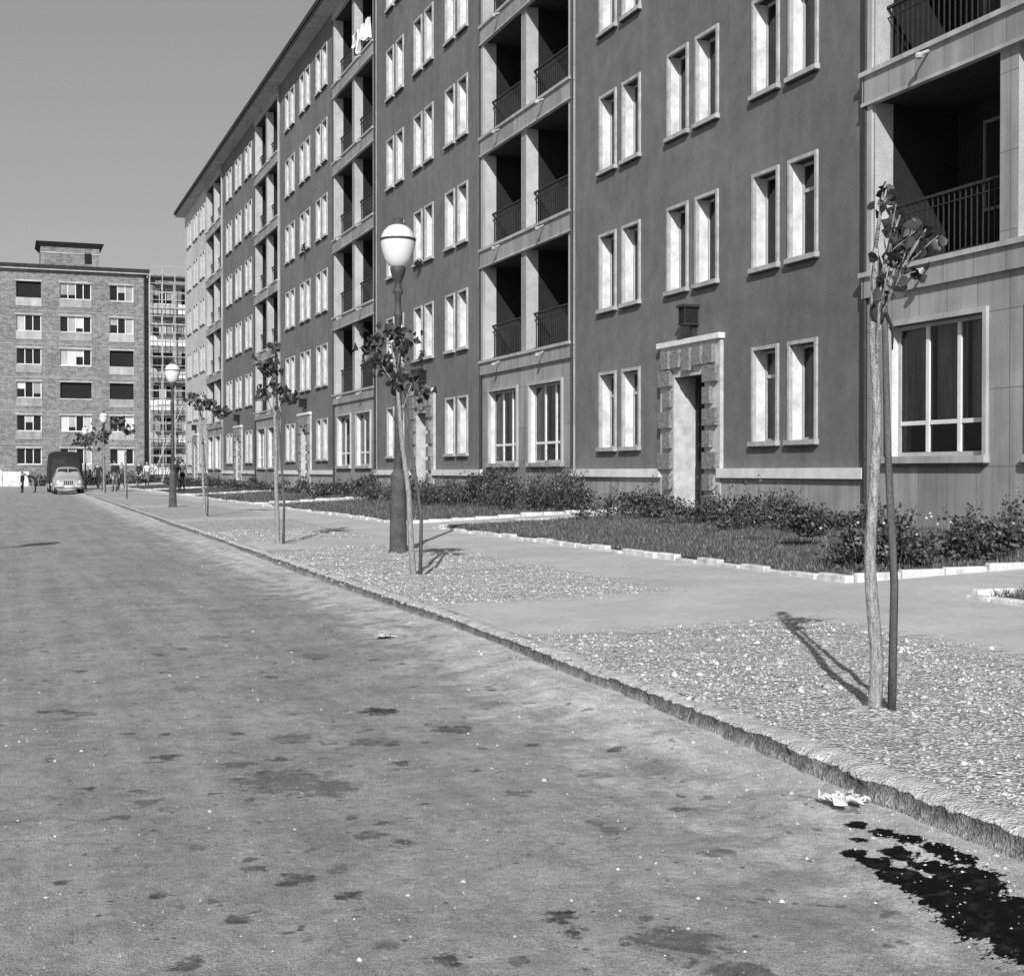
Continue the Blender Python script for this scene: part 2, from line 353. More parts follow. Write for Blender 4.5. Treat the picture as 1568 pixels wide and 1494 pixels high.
# ------------------------------------------------------------ garden beds
BEDS=[(-11,9.3),(11.0,24.2),(26.5,41.8),(44,59.3),(61.6,76.9),(79.2,98.5)]
k=N('lawn_soil'); n1=k.noise(1.5,4,.7); n2=k.noise(60,2,.8); k.col(k.mul(k.mr(n1,.3,.7,.6,1.4),k.mr(n2,.3,.7,.06,.16))); k.rough(1); k.bump(n2,1,.04); SOIL=k.mat
def bz(x,y): return float(pz(x))+.035+.02*noise.noise(Vector((x*.9,y*.9,2)))
V=[];F=[]
for (y0,y1) in BEDS:
    ysb=np.arange(y0+.05,y1,.4); xsb=np.linspace(7.56,12.36,16); o=len(V)
    for y in ysb:
        for x in xsb: V.append((x,y,bz(x,y)))
    F+=gridF(len(ysb),16,o)
np_mesh('lawn',V,F,[SOIL],smooth=True)
EDG=simple('edging_concrete',.55,.35,6,.5)
mb=MB()
for (y0,y1) in BEDS:
    y=y0
    while y<y1-.05:
        L=min(.5,y1-y); jx=random.uniform(-.025,.025); jz=random.uniform(-.035,.01)
        mb.box(7.46+jx,7.56+jx,y+.008,y+L-.008,.05,.268+jz); y+=L
    for ye in (y0,y1):
        x=7.58
        while x<12.2:
            L=.5; jz=random.uniform(-.02,.01); zz=float(pz(x+.25))+.07; jy=random.uniform(-.02,.02)
            mb.box(x+.006,x+L-.006,ye-.05+jy,ye+.05+jy,zz-.2,zz+jz); x+=L
eo=mb.build('garden_edging',[EDG]); bv=eo.modifiers.new('b','BEVEL'); bv.width=.015; bv.segments=1

def leafs(C,size,updir=.3,fold=.25,aspect=.62):
    n=len(C); nrm=rng.normal(0,1,(n,3)); nrm[:,2]=np.abs(nrm[:,2])+updir; nrm/=np.linalg.norm(nrm,axis=1)[:,None]
    t=np.cross(nrm,rng.normal(0,1,(n,3))); t/=np.linalg.norm(t,axis=1)[:,None]; b=np.cross(nrm,t)
    s=(size*rng.uniform(.6,1.3,n))[:,None]
    p0=C-t*s*.5; p1=C+b*s*aspect*.5+nrm*s*fold*.5; p2=C+t*s*.5-nrm*s*.15; p3=C-b*s*aspect*.5+nrm*s*fold*.5
    p01=C-t*s*.3+b*s*aspect*.4+nrm*s*fold*.3; p30=C-t*s*.3-b*s*aspect*.4+nrm*s*fold*.3
    V=np.stack([p0,p01,p1,p2,p3,p30],1).reshape(-1,3)
    o=6*np.arange(n)[:,None]
    F=np.stack([o+np.array([[0,1,2,3]]),o+np.array([[0,3,4,5]])],1).reshape(-1,4)
    return V,F
def foliage(name,C,size,mat,parent=None,**kw):
    V,F=leafs(C,size,**kw); sh=np.clip(rng.uniform(0,1,len(C))**1.5,0,1)
    return np_mesh(name,V,F,[mat],parent=parent,attr={'shade':np.repeat(sh,6)})
def bush_pts(cx,cy,z0,rx,ry,h,n,clump=14):
    cl=[]
    for i in range(clump):
        t=random.uniform(0,6.28); r=random.random()**.6; cl.append((cx+rx*r*math.cos(t),cy+ry*r*math.sin(t),z0+h*random.uniform(.12,1.0)*(1-.35*r*r)))
    cl=np.array(cl); idx=rng.integers(0,clump,n); s=np.array([rx*.3,ry*.3,h*.13])
    P=cl[idx]+rng.normal(0,1,(n,3))*s; P[:,2]=np.maximum(P[:,2],z0+.02); return P
stem=MB(); sprig=[]
def sprigs(x,y,h,num,sp_=.3):
    for q_ in range(num):
        b0=Vector((x+random.uniform(-.1,.1),y+random.uniform(-.1,.1),bz(x,y)-.02)); tp=Vector((x+random.uniform(-sp_,sp_),y+random.uniform(-sp_,sp_),bz(x,y)+h*random.uniform(.8,1.5)))
        stem.tube(b0,tp,.007,.003,4)
        for j in range(random.randint(4,11)):
            t=random.uniform(.6,1.02); p=b0.lerp(tp,t); sprig.append((p.x+random.gauss(0,.035),p.y+random.gauss(0,.035),p.z+random.gauss(0,.02)))
allP=[];farP=[]
y=16.8
while y<98:
    if not any(a_-.2<y<b_+.2 for a_,b_ in BEDS): y+=.4; continue
    dens=noise.noise(Vector((0,y*.45,3)))
    for rep in range(2 if y<50 else 1):
        if dens<-.22 and random.random()<.5: continue
        x=random.uniform(10.8,11.9) if random.random()<.8 else random.uniform(10.2,11); h=random.uniform(.22,.62)*(1+.5*dens)
        if 26<y<34: h*=1.4
        if y<18.5: h*=.5
        if 21.9<y<23.9 and random.random()<.6: h*=.6
        P=bush_pts(x,y,bz(x,y),random.uniform(.2,.4),random.uniform(.2,.45),h,int((380 if y<40 else 180)*(.5+h)),random.choice([7,10,14]))
        (allP if y<45 else farP).append(P)
        if y<42: sprigs(x,y,h,4)
    y+=random.uniform(.3,.6) if y<50 else .75
P=[]
for i in range(24):
    x=random.uniform(8.0,12.0); y=11.45+random.uniform(0,.9)+(x-8)*.12; h=random.uniform(.18,.46)
    P.append(bush_pts(x,y,bz(x,y),random.uniform(.13,.32),.25,h,int(380*h/.4),random.choice([5,8,10]))); sprigs(x,y,h,6,.28)
for (x,y,h) in ((11.5,13.5,.4),(11.9,12.9,.5),(11.3,15.8,.3),(11.6,16.4,.32),(11.8,13.2,.55),(11.7,14.6,.3)):
    P.append(bush_pts(x,y,bz(x,y),.14,.14,h,70,6)); sprigs(x,y,h,6,.22)
foliage('rose_bushes',np.concatenate(P+[np.array(sprig)]),.058,LEAFB)
foliage('shrub_row',np.concatenate(allP),.055,LEAFB); foliage('distant_shrub_row',np.concatenate(farP),.1,LEAFB)
stem.build('shrub_stems',[STAKE])
P=bush_pts(9.3,14.6,bz(9.3,14.6)+.12,.2,.2,.42,1300,16); foliage('round_bush',P,.05,LEAFT)
mb=MB()
for i in range(20):
    x=random.uniform(8,12);y=11.4+random.uniform(0,1.0)+(x-8)*.12; z=bz(x,y)+random.uniform(.3,.5); r=.016
    mb.lathe([(0,-r),(r*.8,-r*.5),(r,0),(r*.75,r*.6),(r*.3,r*.5),(0,r*.8)],(x,y,z),7)
mb.build('rose_blooms',[LCL],smooth=True)
def grass(n,x0,x1,y0,y1,h):
    x=rng.uniform(x0,x1,n); y=rng.uniform(y0,y1,n)
    keep=np.array([noise.noise(Vector((a_*1.3,b_*1.3,8)))>random.uniform(-.55,-.0) for a_,b_ in zip(x,y)]); x=x[keep];y=y[keep]; n=len(x)
    z=np.array([bz(a_,b_) for a_,b_ in zip(x,y)]); an=rng.uniform(0,6.28,n); hh=h*rng.uniform(.4,1.5,n); wd=.008
    p0=np.stack([x-wd*np.cos(an),y-wd*np.sin(an),z-.005],1); p1=np.stack([x+wd*np.cos(an),y+wd*np.sin(an),z-.005],1)
    p2=np.stack([x+rng.normal(0,.5,n)*hh,y+rng.normal(0,.5,n)*hh,z+hh],1)
    return np.stack([p0,p1,p2],1).reshape(-1,3),n
Vs=[];nn=0
for ar in ((75000,7.6,12.2,11.1,24.1,.045),(25000,7.6,12.2,26.6,41.7,.07),(20000,7.6,12.2,3,9.2,.05),(9000,7.6,12,44,59,.09)):
    v_,n_=grass(*ar); Vs.append(v_); nn+=n_
V=np.concatenate(Vs); F=np.arange(len(V)).reshape(-1,3)
np_mesh('grass',V,F,[GRASS],attr={'shade':np.repeat(rng.uniform(0,1,nn),3)})

# ------------------------------------------------------------ apartment building
X=12.3; XB=12.24; ZT=E+18.0; G=.3
bld=empty('apartment_building',(0,0,0))
MATS=[PL,REV,FRM,WHT,GL,CUR,CON,CONL,LOGW,PLINTH,DARKI,WOOD,STONE,STONED,IRON,PLL,TILE,LOGS,LOGD,SOF,FRG,LEDGE]
iPL,iREV,iFRM,iWHT,iGL,iCUR,iCON,iCONL,iLOG,iPLI,iDK,iWD,iST,iSTD,iIR,iPLL,iTI,iLS,iLD,iSO,iFG,iLE=range(22)
wall=MB(); win=MB(); rail=MB(); trim=MB()
def facade(x,y0,y1,z0,z1,holes,mw):
    yy=sorted(set([y0,y1]+[h[0] for h in holes]+[h[1] for h in holes])); zz=sorted(set([z0,z1]+[h[2] for h in holes]+[h[3] for h in holes]))
    for i in range(len(yy)-1):
        for j in range(len(zz)-1):
            cy=(yy[i]+yy[i+1])/2; cz=(zz[j]+zz[j+1])/2
            if any(h[0]<cy<h[1] and h[2]<cz<h[3] for h in holes): continue
            wall.quad((x,yy[i],zz[j]),(x,yy[i],zz[j+1]),(x,yy[i+1],zz[j+1]),(x,yy[i+1],zz[j]),mw)
    for h in holes:
        a_,b_,c_,d_,dep,mr,mk=h; x2=x+dep; lg=(mr==iLS); xs=x
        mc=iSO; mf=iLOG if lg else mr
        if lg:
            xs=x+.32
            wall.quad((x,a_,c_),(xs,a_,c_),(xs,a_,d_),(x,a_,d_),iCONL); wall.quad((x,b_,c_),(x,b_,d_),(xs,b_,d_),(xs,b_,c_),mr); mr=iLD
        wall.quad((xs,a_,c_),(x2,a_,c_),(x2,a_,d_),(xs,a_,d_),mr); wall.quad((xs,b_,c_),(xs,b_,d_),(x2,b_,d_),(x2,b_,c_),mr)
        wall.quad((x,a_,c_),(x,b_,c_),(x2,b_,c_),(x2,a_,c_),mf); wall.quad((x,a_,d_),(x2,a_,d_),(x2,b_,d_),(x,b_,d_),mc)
        if mk is not None: wall.quad((x2,a_,c_),(x2,b_,c_),(x2,b_,d_),(x2,a_,d_),mk)
def curtain(x,y0,y1,z0,z1,near=True):
    n=max(6,int((y1-y0)/.035)) if near else 4; ph=random.uniform(0,6)
    vs=[];fs=[]
    for i in range(n+1):
        y=y0+(y1-y0)*i/n; xx=x+.026*math.sin(ph+y*42)+.014*math.sin(y*17)
        vs+=[(xx,y,z0),(xx,y,z1)]
    for i in range(n): fs.append((2*i,2*i+1,2*i+3,2*i+2))
    win.add(vs,fs,iCUR)
def window(x,y0,y1,z0,z1,dep,lights=1,transom=None,fw_=.05):
    xf=x+dep-.01; xg=xf+.025; near=y0<50; fm=iFG
    ins=.004
    win.box(xf,xf+.06,y0+ins,y0+fw_,z0+ins,z1-ins,fm); win.box(xf,xf+.06,y1-fw_,y1-ins,z0+ins,z1-ins,fm)
    win.box(xf+.001,xf+.061,y0+fw_,y1-fw_,z0+ins,z0+fw_,fm); win.box(xf+.001,xf+.061,y0+fw_,y1-fw_,z1-fw_,z1-ins,fm)
    for i in range(1,lights):
        yc=y0+(y1-y0)*i/lights; win.box(xf-.004,xf+.056,yc-.035,yc+.035,z0+fw_,z1-fw_,iWHT)
    if transom: win.box(xf+.003,xf+.053,y0+fw_,y1-fw_,transom-.03,transom+.03,fm if lights==1 else iWHT)
    win.quad((xg,y0+fw_,z0+fw_),(xg,y0+fw_,z1-fw_),(xg,y1-fw_,z1-fw_),(xg,y1-fw_,z0+fw_),iGL)
    xc=xf+.12; r=random.random(); W=y1-y0
    if lights>1:
        for (u0,u1) in ((.0,.26),(.3,.62),(.66,1.)): 
            if random.random()<.85: curtain(xc,y0+.01+W*u0,y0-.01+W*u1,z0+.52,z1,near)
        if random.random()<.5: curtain(xc+.03,y0+.02,y0+W*.7,z0,z0+.35,near)
    elif r<.22: curtain(xc,y0+.01,y1-.01,z0+random.choice([0,0,.3]),z1,near)
    elif r<.66:
        f=random.uniform(.2,.36); curtain(xc,y0+.01,y0+W*f,z0,z1,near); curtain(xc,y1-W*f,y1-.01,z0,z1,near)
    elif r<.78: curtain(xc,y0+.01,y1-.01,z1-(z1-z0)*random.uniform(.3,.7),z1,near)
    win.box(x+dep+.5,x+dep+.53,y0-.2,y1+.2,z0-.2,z1+.2,iDK)  # near-black board stands in for the darkness of the unlit room
def surround(x,y0,y1,z0,z1):
    o=.06; i_=.004; xa=x-.04; xb=x+.03
    trim.box(xa,xb,y0-o,y0+i_,z0-o,z1+o,iFRM); trim.box(xa,xb,y1-i_,y1+o,z0-o,z1+o,iFRM)
    trim.box(xa+.002,xb,y0+i_,y1-i_,z1-i_,z1+o-.002,iFRM)
    trim.box(xa-.05,xb+.17,y0-o-.03,y1+o+.03,z0-o-.02,z0-.0,iFRM)
    trim.box(xa-.04,xb,y0-o-.02,y1+o+.02,z0-o-.045,z0-o-.021,iIR)
DW=.22
WS=[-.02,17.53,35.08,52.63,70.18,87.73]
for si,s in enumerate(WS):
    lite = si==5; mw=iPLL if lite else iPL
    holes=[]
    for c in (2.4,5.65,8.9):
        for fl in range(6):
            if fl==0 and c==5.65: continue
            for sgn in (-1,1):
                y0=s+c+sgn*.585-.375; y1=y0+.75; z0=E+.52+3*fl; z1=E+2.1+3*fl
                holes.append((y0,y1,z0,z1,DW,iREV,None))
                window(X,y0,y1,z0,z1,DW,1,z1-.45 if random.random()<.3 else None); surround(X,y0,y1,z0,z1)
    dc=s+5.65
    holes.append((dc-.62,dc+.62,G+.12,E+1.82,.40,iST,None))
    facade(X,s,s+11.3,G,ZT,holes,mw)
    for (pa,pb) in ((s,dc-1.16),(dc+1.16,s+11.3)):
        trim.box(X-.05,X+.01,pa+.003,pb,G-.1,E-.11,iPLI); trim.box(X-.13,X+.01,pa+.003,pb,E-.11,E+.06,iLE)
    P0=X-.07
    trim.box(P0,X+.02,dc-1.2,dc-.616,G,E+2.42,iST); trim.box(P0,X+.02,dc+.616,dc+1.2,G,E+2.42,iST); trim.box(P0+.002,X+.02,dc-.616,dc+.616,E+1.816,E+2.419,iST)
    trim.box(P0-.07,X+.02,dc-1.25,dc+1.25,E+2.42,E+2.52,iLE)
    zc=G+.2; i=0
    while zc<E+1.75:
        wd=.5 if i%2==0 else .28
        trim.box(P0-.085,P0+.01,dc-.66-wd,dc-.66,zc,zc+.31,iSTD); trim.box(P0-.085,P0+.01,dc+.66,dc+.66+wd,zc,zc+.31,iSTD); zc+=.40; i+=1
    for i in range(5):
        yc=dc-.88+.44*i; hh=.34 if i!=2 else .42
        trim.box(P0-.09,P0+.01,yc-.155,yc+.155,E+2.38-hh-.05,E+2.34,iSTD)
    xd=X+.40
    trim.box(xd,xd+.06,dc-.618,dc+.618,G+.12,E+1.82,iWD)
    for yy in (dc-.58,dc+.03):
        trim.box(xd-.025,xd,yy,yy+.55,G+.2,E+.1,iWD); trim.box(xd-.02,xd,yy+.06,yy+.49,E+.2,E+1.7,iDK)
        for b in range(3): trim.box(xd-.035,xd-.005,yy+.13+b*.13,yy+.15+b*.13,E+.2,E+1.7,iIR)
    trim.box(X-.45,X+.38,dc-.75,dc+.75,G-.2,G+.14,iCONL)
    ly=dc-.15; lz=E+2.78
    trim.box(X-.30,X-.02,ly-.11,ly+.11,lz,lz+.3,iDK); trim.box(X-.34,X,ly-.15,ly+.15,lz+.3,lz+.35,iIR); trim.box(X-.32,X,ly-.13,ly+.13,lz-.03,lz,iIR)
    trim.box(X-.1,X,ly-.05,ly+.05,lz-.25,lz-.03,iIR)
    for (px,py) in ((-.31,-.12),(-.31,.10)): trim.box(X+px,X+px+.02,ly+py,ly+py+.02,lz,lz+.3,iIR)
BS=[-6.27,11.28,28.83,46.38,63.93,81.48]
for s in BS:
    holes=[]
    for fl in range(5):
        for (a_,b_) in ((.22,2.95),(3.3,6.03)):
            z0=E+3.0+3*fl; z1=E+5.5+3*fl; y0=s+a_; y1=s+b_
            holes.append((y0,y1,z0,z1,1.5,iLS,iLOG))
            xb=XB+1.5
            for (wa,wb,za) in ((y0+.35,y0+1.15,z0+.05),(y0+1.15,y0+2.1,z0+.85)):
                rail.box(xb-.05,xb+.0,wa,wa+.05,za,z0+2.2,iPL); rail.box(xb-.05,xb+.0,wb-.05,wb-.002,za,z0+2.2,iPL); rail.box(xb-.048,xb,wa+.05,wb-.05,z0+2.15,z0+2.199,iPL); rail.box(xb-.048,xb,wa+.05,wb-.05,za,za+.05,iPL)
                rail.quad((xb-.02,wa+.05,za+.05),(xb-.02,wa+.05,z0+2.15),(xb-.02,wb-.05,z0+2.15),(xb-.02,wb-.05,za+.05),iDK)
                if random.random()<.4: rail.box(xb-.03,xb-.022,wa+.1,wa+.1+random.uniform(.2,.5),za+.1,z0+2.1,iPL)
            xr=XB+.22; step=.115 if s<60 else .23
            n=int((y1-y0)/step)
            for i in range(1,n):
                yy=y0+(y1-y0)*i/n; rail.box(xr-.008,xr+.008,yy-.008,yy+.008,z0+.08,z0+.9,iIR)
            rail.box(xr-.024,xr+.024,y0,y1,z0+.9,z0+.94,iIR); rail.box(xr-.012,xr+.012,y0,y1,z0+.06,z0+.08,iIR); rail.box(xr-.01,xr+.01,y0,y1,z0+.76,z0+.775,iIR)
            yc=(y0+y1)/2
            rail.tube((XB-.05,yc,z0-.12),(XB-.24,yc,z0-.2),.022,.022,6,iCONL); rail.lathe([(0,-.06),(.05,-.035),(.06,0),(.04,.04),(0,.05)],(XB-.25,yc,z0-.22),8,iCONL)
            if random.random()<.45:
                pw=random.uniform(.35,.8); py=random.uniform(y0+.2,y1-1); rail.box(xr+.04,xr+.06,py,py+pw,z0+.12,z0+.72,random.choice([iDK,iWD,iDK,iPL]))
            if random.random()<.35:
                py=random.uniform(y0+.4,y1-.8); rail.box(XB+.8,XB+1.1,py,py+.5,z0+.02,z0+random.uniform(.5,.95),random.choice([iWD,iPL,iSO]))
    for (a_,b_) in ((.62,2.68),(3.57,5.63)):
        y0=s+a_;y1=s+b_; z0=E+.22; z1=E+2.12
        holes.append((y0,y1,z0,z1,.14,iREV,None)); window(XB,y0,y1,z0,z1,.14,3,z0+.48,.06)
        o=.07
        trim.box(XB-.05,XB+.02,y0-o,y0+.004,z0-o,z1+o,iCONL); trim.box(XB-.05,XB+.02,y1-.004,y1+o,z0-o,z1+o,iCONL); trim.box(XB-.052,XB+.02,y0+.004,y1-.004,z1-.004,z1+o,iCONL); trim.box(XB-.1,XB+.02,y0-o-.02,y1+o+.02,z0-o-.03,z0+.0,iCONL)
        trim.box(XB-.09,XB+.02,y0-o-.01,y1+o+.01,z0-o-.055,z0-o-.031,iIR)
    facade(XB,s,s+6.25,G,ZT,holes,iCON)
    for ye in (s,s+6.25): wall.quad((XB,ye,G),(X+.05,ye,G),(X+.05,ye,ZT),(XB,ye,ZT),iCON)
    for ya in (s-.01,s+6.07): trim.box(XB-.035,XB+.01,ya,ya+.19,E+2.6,ZT-.01,iCONL)
    for fl in range(6):
        zt=E+2.98+3*fl; zb=zt-(.38 if fl==0 else .46)
        if fl==5: zb=zt-.4
        trim.box(XB-.07,XB+.012,s-.02,s+6.27,zb,zt-.07,iCON); trim.box(XB-.12,XB+.014,s-.04,s+6.29,zt-.07,zt,iCONL)
        if fl>0: trim.box(XB-.09,XB+.013,s-.025,s+6.275,zb-.05,zb,iCONL)
for yy in (17.50,35.13,52.6,70.15,46.33,28.80):
    trim.tube((X-.10,yy,G),(X-.10,yy,ZT-.1),.035,.035,8,iIR)
Y0,Y1=-6.27,99.03; XE=24.5
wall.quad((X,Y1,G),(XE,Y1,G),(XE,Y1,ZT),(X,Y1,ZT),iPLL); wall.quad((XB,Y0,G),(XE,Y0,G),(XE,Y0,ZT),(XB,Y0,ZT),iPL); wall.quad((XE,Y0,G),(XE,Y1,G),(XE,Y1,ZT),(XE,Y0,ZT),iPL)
trim.box(X-.62,XE+.6,Y0-.5,Y1+.5,ZT,ZT+.16,iCONL); trim.box(X-.70,XE+.7,Y0-.6,Y1+.6,ZT+.16,ZT+.36,iTI)
trim.box(X-.66,X-.64,Y0,Y1,ZT+.02,ZT+.12,iTI)
wall.build('walls',MATS,bld); win.build('windows',MATS,bld); rail.build('balcony_railings',MATS,bld); trim.build('trim_and_portals',MATS,bld)
mb=MB()
for (yy,w_,h_) in ((46.8,.5,.8),(47.5,.5,.6),(48.2,.35,.9),(48.8,.5,.5)):
    z0=E+15.95; n=8
    vs=[];fs=[]
    for i in range(n+1):
        for j in range(5):
            vs.append((XB-.06+.04*math.sin(i*1.3)+.04*j*math.sin(i+yy),yy+w_*i/n*(1-.08*j),z0-h_*j/4+.05*math.sin(i*2.)))
    for i in range(n):
        for j in range(4): fs.append((i*5+j,i*5+j+1,(i+1)*5+j+1,(i+1)*5+j))
    mb.add(vs,fs)
mb.build('laundry',[WHT],bld,smooth=True)
P=[]
for (yy,zz) in ((40.9,E+6.35),(40.6,E+3.4),(58,E+9.4)): P.append(bush_pts(X-.14,yy,zz,.1,.2,.3,160,6))
foliage('sill_plants',np.concatenate(P),.07,LEAFB,parent=bld)

# ------------------------------------------------------------ far brick block
k=N('grey_brick'); q=k.xyz(); br=k.new('ShaderNodeTexBrick'); k.link(k.comb(k.m('ADD',q[0],q[1]),q[2]),br.inputs['Vector']); br.inputs['Scale'].default_value=1
br.inputs['Brick Width'].default_value=.5; br.inputs['Row Height'].default_value=.16; br.inputs['Mortar Size'].default_value=.02
br.inputs['Color1'].default_value=(.12,.12,.12,1); br.inputs['Color2'].default_value=(.22,.22,.22,1); br.inputs['Mortar'].default_value=(.25,.25,.25,1)
s2=k.new('ShaderNodeSeparateColor'); k.link(br.outputs[0],s2.inputs[0]); n1=k.noise(.4,4,.7); n2=k.noise(3,4,.8); k.col(k.mul(s2.outputs[0],k.mr(n1,.3,.7,.8,1.2),k.mr(n2,.3,.7,.6,1.4))); k.rough(.95); BRK=k.mat
fb=empty('brick_apartment_block'); FM=[BRK,CONL,WHT,GL,DARKI,LCL,TILE,IRON,CON]
wb=MB()
YF=130.0
def facade_x(y,x0,x1,z0,z1,holes,mw):
    xx=sorted(set([x0,x1]+[h[0] for h in holes]+[h[1] for h in holes])); zz=sorted(set([z0,z1]+[h[2] for h in holes]+[h[3] for h in holes]))
    for i in range(len(xx)-1):
        for j in range(len(zz)-1):
            cx=(xx[i]+xx[i+1])/2; cz=(zz[j]+zz[j+1])/2
            if any(h[0]<cx<h[1] and h[2]<cz<h[3] for h in holes): continue
            wb.quad((xx[i],y,zz[j]),(xx[i+1],y,zz[j]),(xx[i+1],y,zz[j+1]),(xx[i],y,zz[j+1]),mw)
    for (a_,b_,c_,d_) in holes:
        y2=y+.2
        wb.quad((a_,y,c_),(a_,y,d_),(a_,y2,d_),(a_,y2,c_),1); wb.quad((b_,y,c_),(b_,y2,c_),(b_,y2,d_),(b_,y,d_),1)
        wb.quad((a_,y,c_),(a_,y2,c_),(b_,y2,c_),(b_,y,c_),1); wb.quad((a_,y,d_),(b_,y,d_),(b_,y2,d_),(a_,y2,d_),1)
        n=max(2,int(round((b_-a_)/.7)))
        wb.quad((a_,y2+.05,c_),(b_,y2+.05,c_),(b_,y2+.05,d_),(a_,y2+.05,d_),4)
        if random.random()<.88:
            wb.box(a_,b_,y2-.04,y2+.01,c_,c_+.07,2); wb.box(a_,b_,y2-.04,y2+.01,d_-.07,d_,2)
            for i in range(n+1):
                xc=a_+.03+(b_-a_-.06)*i/n; wb.box(xc-.035,xc+.035,y2-.042,y2+.012,c_+.001,d_-.001,2)
            for i in range(n):
                if random.random()<.5:
                    t=random.choice([0,0,.4,.8]); wb.box(a_+.03+(b_-a_-.06)*i/n+.03,a_+.03+(b_-a_-.06)*(i+1)/n-.03,y2,y2+.03,c_+t,d_-.05,random.choice([5,8,1]))
holes=[]
base=[(1.4,3.5),(5.1,7.8),(9.4,11.5)]
cols=[]
for kk in (-3,-2,-1,0): cols+=[(a_+kk*12.1,b_+kk*12.1) for a_,b_ in base]
for fl in range(6):
    for (a_,b_) in cols:
        zt=E+2.1+2.98*fl; holes.append((a_,b_,zt-1.45,zt))
facade_x(YF,-36,12.5,-.1,E+18.2,holes,0)
for (a_,b_,c_,d_) in holes:
    wb.box(a_-.05,b_+.05,YF-.05,YF+.01,c_-.75 if random.random()<.65 else c_-.12,c_-.003,random.choice([1,8])); wb.box(a_-.1,b_+.1,YF-.06,YF+.01,d_+.003,d_+.14,1)
for fl in range(1,6): wb.box(-36,12.5,YF-.03,YF+.01,E+2.98*fl-.55,E+2.98*fl-.47,8)
wb.box(-36,12.5,YF+12,YF+12.1,-.1,E+18.2,0); wb.quad((12.5,YF,-.1),(12.5,YF+12,-.1),(12.5,YF+12,E+18.2),(12.5,YF,E+18.2),0)
wb.box(-36.5,12.9,YF-.55,YF+12.6,E+18.2,E+18.5,6); wb.box(-36.4,12.8,YF-.45,YF+12.5,E+18.05,E+18.2,1)
wb.box(12.42,12.5,YF-.12,YF-.003,0,E+18,7)
px0,px1=3.5,8.6; zb=E+18.5
wb.box(px0,px1,YF+1.2,YF+5.5,zb,zb+1.9,0)
vs=[(px0-.4,YF+.8,zb+2.3),(px1+.4,YF+.8,zb+2.3),(px1+.4,YF+5.9,zb+2.3),(px0-.4,YF+5.9,zb+2.3),(px0,YF+1.2,zb+1.85),(px1,YF+1.2,zb+1.85),(px1,YF+5.5,zb+1.85),(px0,YF+5.5,zb+1.85)]
wb.add(vs,[(0,1,2,3),(4,7,6,5),(0,4,5,1),(1,5,6,2),(2,6,7,3),(3,7,4,0)],6)
wb.box(7.3,7.9,YF+1.1,YF+1.22,zb+.5,zb+1.4,4); wb.box(px0,px1,YF+1.15,YF+1.19,zb+1.3,zb+1.42,1)
for cx in (.5,11,-4): wb.tube((cx,YF+3,zb),(cx,YF+3,zb+.5),.08,.08,6,7)
wb.build('walls_and_windows',FM,fb)
sb=empty('scaffolded_apartment_block'); wb=MB(); holes=[]
for fl in range(6):
    for c in (13.3,15.9,19,22.5,26):
        zt=E+2.1+2.98*fl; holes.append((c,c+1.8,zt-1.45,zt))
facade_x(YF+.8,12.51,36,-.1,E+17.9,holes,0)
for (a_,b_,c_,d_) in holes: wb.box(a_-.3,b_+.3,YF+.7,YF+.81,c_-.9,c_-.003,2 if random.random()<.5 else 1)
wb.box(12.95,36.5,YF+.5,YF+13,E+17.9,E+18.1,6); wb.box(12.55,36,YF+12.5,YF+12.6,-.1,E+17.9,0)
wb.build('walls_and_windows',FM,sb)
sc=MB()
for x in np.arange(12.9,30,1.1):
    for y in (YF-1.2,YF-.2): sc.tube((x+random.uniform(-.05,.05),y,0),(x+random.uniform(-.05,.05),y,E+18+random.uniform(-.3,.6)),.045,.04,5,0)
for z in np.arange(1.2,E+18,1.5):
    for y in (YF-1.2,YF-.2):
        sc.tube((12.8,y,z+random.uniform(-.08,.08)),(30,y,z+random.uniform(-.08,.08)),.04,.04,5,0)
    sc.tube((12.8,YF-1.2,z+.75),(30,YF-1.2,z+.8),.03,.03,5,0)
    if random.random()<.8: sc.box(12.8,30,YF-1.15,YF-.3,z+.06,z+.1,0)
for i in range(8): sc.tube((12.9+i*2.1,YF-1.25,.5+(i%3)*5),(15+i*2.1,YF-1.25,5.5+(i%3)*5),.035,.035,5,0)
SCW=simple('scaffold_wood',.4,.35,4,.1); sc.build('scaffolding',[SCW])
mb=MB(); mb.box(-20,2.3,124.5,124.7,0,1.25)
for x in np.arange(-20,2.5,2.5): mb.box(x-.15,x+.15,124.4,124.8,0,1.4)
mb.build('garden_wall',[REV])
P=[]
for i in range(26):
    x=random.uniform(2.5,13) ; P.append(bush_pts(x,126.5+random.uniform(-1,1),0,.8,.6,random.uniform(.8,1.7),140,8))
foliage('distant_bushes',np.concatenate(P),.22,LEAFB)

